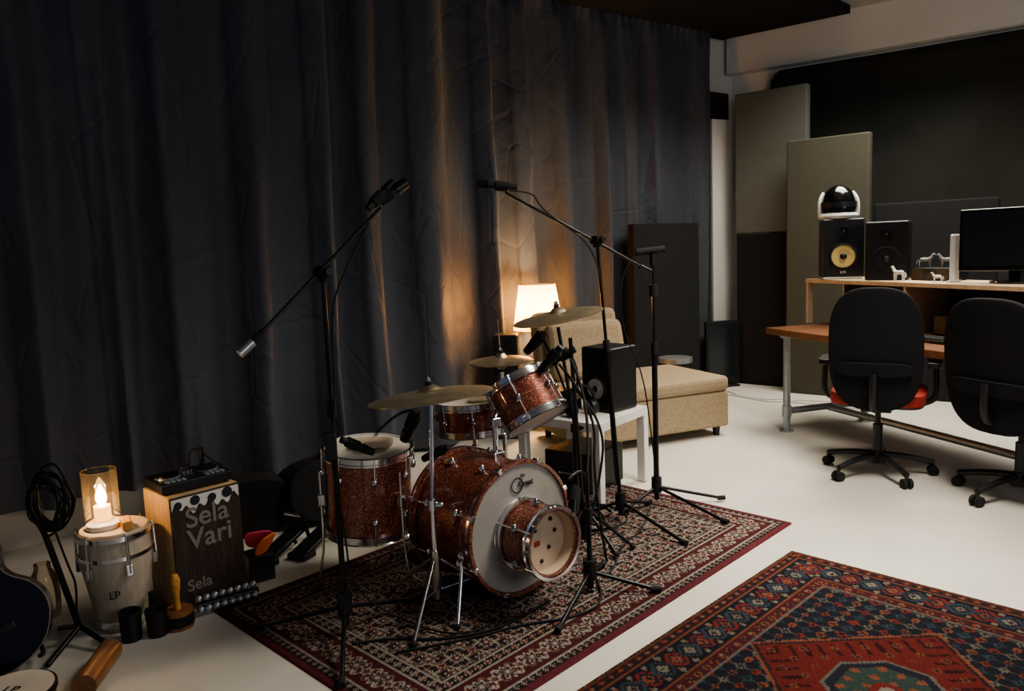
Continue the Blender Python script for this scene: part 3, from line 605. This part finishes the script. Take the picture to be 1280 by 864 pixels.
# ---------------------------------------------------------------- office chairs
def chair(name,c,face,tall=1.1,bw=.50,arms=True,seatm='red',a0=.3):
    rz=math.atan2(face[1],face[0])-math.pi/2;e=root(name,(c[0],c[1],0),rz)
    for i in range(5):
        a=a0+i*2*math.pi/5;ca,sa=math.cos(a),math.sin(a)
        tube(e,'spoke',[(.03*ca,.03*sa,.12),(.15*ca,.15*sa,.115),(.30*ca,.30*sa,.075)],.017,M['black'])
        for s in(-1,1):cyl(e,'caster',(.30*ca-sa*.006*s,.30*sa+ca*.006*s,.028),(.30*ca-sa*.026*s,.30*sa+ca*.026*s,.028),.028,M['rubber'])
        cyl(e,'caster_stem',(.30*ca,.30*sa,.03),(.30*ca,.30*sa,.085),.010,M['black'])
    cyl(e,'hub',(0,0,.07),(0,0,.14),.045,M['black'],r2=.035);cyl(e,'gas_sleeve',(0,0,.14),(0,0,.30),.027,M['black']);cyl(e,'gas_lift',(0,0,.3),(0,0,.42),.016,M['blackm'])
    box(e,'mechanism',(0,-.02,.42),(.16,.24,.05),M['black'])
    pad(e,'seat',.50,.48,M[seatm],T(0,.03,.475)@RX(math.pi/2),.07,0,5)
    pad(e,'seat_shell',.49,.47,M['black'],T(0,.03,.445)@RX(math.pi/2),.03,0,5)
    pad(e,'backrest',bw,.70,M['mesh'],T(0,-.25,tall-.35)@RX(math.radians(6)),.035,.5,2.9)
    pad(e,'lumbar',bw*.8,.08,M['mesh'],T(0,-.270,tall-.46)@RX(math.radians(6)),.02,.5,4)
    tube(e,'back_support',[(0,-.08,.41),(0,-.25,.42),(0,-.30,.50),(0,-.285,.64)],.02,M['black'])
    if arms:
        for s in(-1,1):
            tube(e,'arm_support',[(s*.18,.0,.43),(s*.29,.0,.44),(s*.30,.0,.55),(s*.29,.0,.66)],.017,M['black']);pad(e,'arm_pad',.08,.25,M['black'],T(s*.285,.02,.67)@RX(math.pi/2),.03,0,4)
    return e
chair('office_chair',(2.13,4.42),(.52,.86),1.12,.48)
chair('office_chair.001',(2.63,3.90),(.93,.37),1.07,.56,False,'mesh',.9)
# ---------------------------------------------------------------- left percussion cluster
cj=root('cajon');cxd=Vector((.69,.724,0));cnd=Vector((.724,-.69,0));c0=Vector((-1.37,2.93,0))
cc=c0+cxd*.145-cnd*.135+Vector((0,0,.245));ca_=math.atan2(cxd.y,cxd.x)
box(cj,'body',cc,(.29,.255,.47),M['cajw'],ca_,.006);box(cj,'tapa',cc+cnd*.131,(.288,.010,.468),M['cajf'],ca_,.002)
for a in(-.11,.11):
    for b in(-.09,.09):q=cc+cxd*a+cnd*b;cyl(cj,'foot',(q.x,q.y,0),(q.x,q.y,.012),.018,M['rubber'])
MT=lambda x,z:frame(c0+cxd*x+cnd*.0025+Vector((0,0,z)),cxd,(0,0,1),cnd)
text(cj,'print_1','Sela',.115,MT(.145,.345),M['text']);text(cj,'print_2','Vari',.115,MT(.15,.255),M['text']);text(cj,'print_3','Sela',.065,MT(.09,.085),M['text'])
pts=[(0,.472)]+[(x/40*.28,.425+.014*math.sin(x*.9)+.012*math.sin(x*.37)) for x in range(41)]+[(.28,.472)]
prism(cj,'print_band',pts,0,.0012,M['lack'],0,frame(c0+cxd*.005+cnd*.001,cxd,(0,0,1),cnd))
for x,z,rr in((.03,.445,.016),(.10,.452,.02),(.17,.446,.018),(.235,.452,.022)):
    lathe(cj,'print_blob',[(0,.0018),(rr,.0018)],M['textd'],MT(x,z),20)
dj=root('dj_controller',(cc.x-.005,cc.y-.0,.482),ca_-.05);dj.scale=(.88,.88,.88)
box(dj,'body',(0,0,.03),(.33,.235,.045),M['black'],bev=.006)
for x,y in ((-.14,-.09),(.14,-.09),(-.14,.09),(.14,.09)):cyl(dj,'foot',(x,y,0),(x,y,.01),.012,M['rubber'])
for x in(-.09,.09):
    cyl(dj,'jog',(x,.01,.052),(x,.01,.066),.05,M['blackm'],seg=36);cyl(dj,'jog_ring',(x,.01,.052),(x,.01,.058),.056,M['steel'],seg=36)
    for i in range(4):
        for j in range(2):box(dj,'pad',(x-.036+.024*i,-.075-.02*j,.055),(.018,.014,.006),M['steel'],bev=.001)
for i in range(3):
    for j in range(4):cyl(dj,'knob',(-.018+.018*i,.085-.026*j,.052),(-.018+.018*i,.085-.026*j,.066),.006,M['chrome'],seg=10)
tube(dj,'cable',[(.05,.1,.04),(.05,.13,.12),(.1,.12,.14),(.13,.05,.08),(.16,-.02,.06)],.004,M['rubber']);cyl(dj,'cable_plug',(.11,.10,.05),(.11,.10,.14),.012,M['black'])
tube(dj,'cable_2',[(-.1,.1,.04),(-.12,.16,.09),(0,.15,.10),(.06,.12,.05)],.004,M['rubber'])
cg=root('conga',(-1.575,2.89,0));cg.scale=(.88,.88,.91)
lathe(cg,'shell',[(0,0),(.10,0),(.105,.04),(.125,.16),(.145,.28),(.147,.34),(.138,.42),(.12,.42)],M['congaw'],None,48)
lathe(cg,'head',[(0,.436),(.135,.436),(.142,.428),(.142,.40)],M['headc'],None,48);ring(cg,'rim',(0,0,.415),(0,0,1),.15,.004,M['chrome'],.01);ring(cg,'band',(0,0,.035),(0,0,1),.107,.003,M['chrome'],.014)
ring(cg,'band_top',(0,0,.33),(0,0,1),.149,.002,M['chrome'],.008)
for i in range(6):
    a=i*math.pi/3+.25;x,y=math.cos(a),math.sin(a);cyl(cg,'tension_rod',(.163*x,.163*y,.27),(.158*x,.158*y,.415),.005,M['chrome'],seg=8);box(cg,'lug_plate',(.155*x,.155*y,.28),(.02,.03,.05),M['chrome'],a,.004);tube(cg,'rod_hook',[(.158*x,.158*y,.41),(.158*x,.158*y,.44),(.148*x,.148*y,.435)],.005,M['chrome'])
text(cg,'badge','LP',.045,frame((.05,-.143,.17),(.94,.33,0),(0,0,1),(.33,-.94,0)),M['textd'])
CT=.436*.91+.001
wb=root('wood_block',(-1.51,2.86,CT),.6);box(wb,'block',(0,0,.018),(.035,.09,.036),M['block']);box(wb,'slot',(.0,0,.028),(.037,.06,.006),M['textd'],bev=0)
cd=root('candle_lantern',(-1.607,2.88,CT))
lathe(cd,'base',[(0,0),(.062,0),(.062,.018),(.045,.03),(0,.03)],M['lack'],None,40)
lathe(cd,'glass_tube',[(.062,.03),(.062,.225)],M['glass'],None,48);ring(cd,'glass_lip',(0,0,.225),(0,0,1),.061,.0015,M['glass'])
cyl(cd,'candle',(0,0,.03),(0,0,.085),.030,M['wax'],seg=28)
lathe(cd,'flame',[(0,.086)]+[(.019*math.sin(math.pi*t**.7)**.9+.0005,.086+.085*t) for t in [k/14 for k in range(1,14)]]+[(0,.172)],M['flame'],None,20)
cs=root('cable_stand')
cyl(cs,'post',(-1.655,2.73,.06),(-1.71,2.62,.63),.011,M['blackm'])
for a,b in((-1.47,2.64),(-1.68,2.56),(-1.80,2.84)):cyl(cs,'leg',(-1.655,2.73,.07),(a,b,.012),.010,M['blackm'])
for i in range(11):
    rr=.058+.018*random.random();ox,oz=random.uniform(-.015,.015),random.uniform(-.04,.0);tl=random.uniform(.8,1.35)
    pts=[(-1.645+ox+rr*.85*math.cos(t),2.60+.010*i*.5+.01*math.sin(3*t+i),.60+oz+rr*tl*1.3*math.sin(t)) for t in [k*2*math.pi/14 for k in range(15)]]
    tube(cs,'cable_loop',pts,.0042,M['rubber'])
tube(cs,'cable_tail',[(-1.64,2.62,.5),(-1.62,2.64,.35),(-1.60,2.66,.25),(-1.64,2.68,.1)],.004,M['rubber'])
gt=root('acoustic_guitar')
key=[(0,.0),(.012,.07),(.05,.14),(.12,.19),(.19,.205),(.26,.185),(.31,.145),(.35,.128),(.39,.135),(.43,.148),(.465,.142),(.49,.10),(.5,.03)]
cat=catmull([(b,a,0) for a,b in key],6)
right=[(q.x,q.y) for q in cat];left=[(-x,y) for x,y in reversed(right)];outl=right+left[1:-1]
gm=T(-1.76,2.50,.03)@RZ(math.radians(30))@Matrix.Rotation(math.radians(-22),4,'Y')@RX(math.radians(74))@Matrix.Diagonal((.93,.93,.93,1))
prism(gt,'body',outl,-.10,0,M['gloss'],.004,gm)
tube(gt,'binding',[gm@Vector((x,y,.001)) for x,y in outl+[outl[0]]],.0022,M['text'])
lathe(gt,'rosette',[(.05,.001),(.062,.0015)],M['woodd'],gm@T(0,.33,0),36);lathe(gt,'sound_hole',[(0,.001),(.05,.001)],M['rubber'],gm@T(0,.33,0),36)
box(gt,'bridge',(0,0,0),(.16,.03,.01),M['textd'],mtx=gm@T(0,.15,.005));box(gt,'neck',(0,0,0),(.052,.40,.02),M['woodd'],mtx=gm@T(0,.62,.005));box(gt,'headstock',(0,0,0),(.075,.16,.018),M['gloss'],mtx=gm@T(0,.90,0))
for i in range(6):cyl(gt,'string',gm@Vector((-.02+.008*i,.15,.014)),gm@Vector((-.018+.007*i,.84,.018)),.0006,M['chrome'],seg=5)
for a in(-1,1):tube(gt,'stand_arm',[gm@Vector((a*.1,.0,.03)),gm@Vector((a*.1,-.012,-.05)),gm@Vector((a*.08,.05,-.16)),gm@Vector((0,.30,-.17))],.008,M['blackm'])
fd=root('frame_drum',(-1.64,2.31,0));lathe(fd,'shell',[(.11,0),(.12,.0),(.12,.07),(.11,.07)],M['woodd'],None,48);lathe(fd,'head',[(0,.072),(.118,.072),(.122,.06)],M['head'],None,48);ring(fd,'rim',(0,0,.06),(0,0,1),.124,.003,M['black'],.008)
text(fd,'print','LP',.05,T(0,-.02,.0725),M['textd'])
cyl(root('wooden_shaker'),'tube',(-1.475,2.60,.042),(-1.44,2.36,.042),.04,M['woodd'],seg=32)
for i,(x,y,h) in enumerate([(-1.475,2.75,.11),(-1.39,2.78,.10)]):
    e=root('black_cup' if i==0 else 'black_cup.001',(x,y,0));lathe(e,'body',[(0,0),(.035,0),(.04,h),(.034,h),(.03,.02),(0,.02)],M['black'],None,28);ring(e,'lip',(0,0,h),(0,0,1),.038,.003,M['rubber'],.003)
cyl(root('small_microphone'),'body',(-1.43,2.84,.0),(-1.43,2.85,.14),.017,M['black'])
mr=root('maraca',(-1.335,2.84,0));lathe(mr,'drum',[(0,0),(.055,0),(.055,.07),(0,.07)],M['woodd'],None,30);ring(mr,'skirt',(0,0,.035),(0,0,1),.056,.002,M['rubber'],.02);lathe(mr,'handle',[(.012,.07),(.010,.12),(.016,.16),(.018,.19),(.01,.21),(0,.212)],M['block'],None,20)
sb=root('sleigh_bells');a=Vector((-1.30,2.93,.035));b=Vector((-1.10,3.07,.035));cyl(sb,'handle',a,b,.012,M['black'])
n_=(b-a).cross(Vector((0,0,1))).normalized()
for i in range(8):
    for sg,zz in((-1,-.008),(1,-.008),(0,.028)):
        ball(sb,'bell',a.lerp(b,(i+.3)/8)+n_*.024*sg+Vector((0,0,zz)),.0145,M['steel'])
pd=root('foot_pedals')
for i,(x,y) in enumerate([(-1.12,3.50),(-.97,3.58)]):
    mm=T(x,y,.07)@RZ(-.5)@RX(math.radians(18))
    box(pd,'footboard',(0,0,0),(.09,.27,.02),M['black'],mtx=mm);box(pd,'heel',(0,0,0),(.10,.09,.03),M['black'],mtx=T(x,y,.018)@RZ(-.5)@T(0,-.12,0))
    for s in(-1,1):cyl(pd,'post',mm@Vector((s*.055,.11,-.1)),mm@Vector((s*.055,.11,.09)),.009,M['blackm'])
    cyl(pd,'axle',mm@Vector((-.06,.11,.08)),mm@Vector((.06,.11,.08)),.008,M['chrome']);cyl(pd,'toe_block',mm@Vector((-.04,.12,.02)),mm@Vector((.04,.12,.02)),.022,M['black'])
bg=root('black_bag');pad(bg,'body',.75,.34,M['foamdk'],T(-.95,4.12,.17)@RZ(.75)@RX(-.15),.20,0,3);tube(bg,'handle',[(-1.05,3.98,.34),(-1.03,3.98,.40),(-.90,4.08,.40),(-.88,4.10,.34)],.012,M['rubber'])
bg2=root('black_bag.001');pad(bg2,'body',.5,.30,M['foamdk'],T(-1.42,3.82,.15)@RZ(.5),.16,0,3)
fb=root('felt_scraps')
box(fb,'box',(-1.16,3.27,.06),(.11,.11,.12),M['black'],.6)
for i,(x,y,m) in enumerate([(-1.17,3.30,'pink'),(-1.12,3.24,'orange')]):pad(fb,'scrap',.12,.10,M[m],T(x+.01,y,.165)@RZ(.3+i)@RX(.5),.01,2,3)
wj=root('water_jug',(-1.93,2.98,0));lathe(wj,'body',[(0,0),(.05,0),(.055,.08),(.05,.16),(.03,.2),(.03,.22),(0,.22)],M['glass'],None,28)
# ---------------------------------------------------------------- lights
def area(name,loc,tgt,size,power,col,sy=None,spread=180):
    l=bpy.data.lights.new(name,'AREA');l.energy=power;l.color=col;l.size=size;l.spread=math.radians(spread)
    if sy:l.shape='RECTANGLE';l.size_y=sy
    o=bpy.data.objects.new(name,l);C.objects.link(o);o.location=loc;o.rotation_euler=(Vector(tgt)-Vector(loc)).to_track_quat('-Z','Y').to_euler();return o
area('ceiling_light',(2.9,5.6,3.35),(2.6,5.3,0),1.5,105,(1,.94,.81),spread=135)
area('added_fill_studio',(1.9,2.9,3.35),(1.3,3.4,0),1.0,52,(1,.92,.80),spread=100)  # added unseen fill lamp at ceiling height, aimed at the rugs; no known fixture
area('window_light',(4.5,-1.5,2.2),(.5,5.0,1.3),2.0,52,(.96,.97,1.0),1.5)
def point(name,loc,p_,col,rad):
    l=bpy.data.lights.new(name,'POINT');l.energy=p_;l.color=col;l.shadow_soft_size=rad;o=bpy.data.objects.new(name,l);C.objects.link(o);o.location=loc
point('lamp_bulb',(.21,5.92,.96),95,(1,.60,.27),.08)
point('candle_light',(-1.607,2.88,CT+.13),20,(1,.72,.46),.02)
w=bpy.data.worlds.new('world');bpy.context.scene.world=w;w.use_nodes=True;w.node_tree.nodes['Background'].inputs[0].default_value=(.55,.65,.9,1);w.node_tree.nodes['Background'].inputs[1].default_value=.17
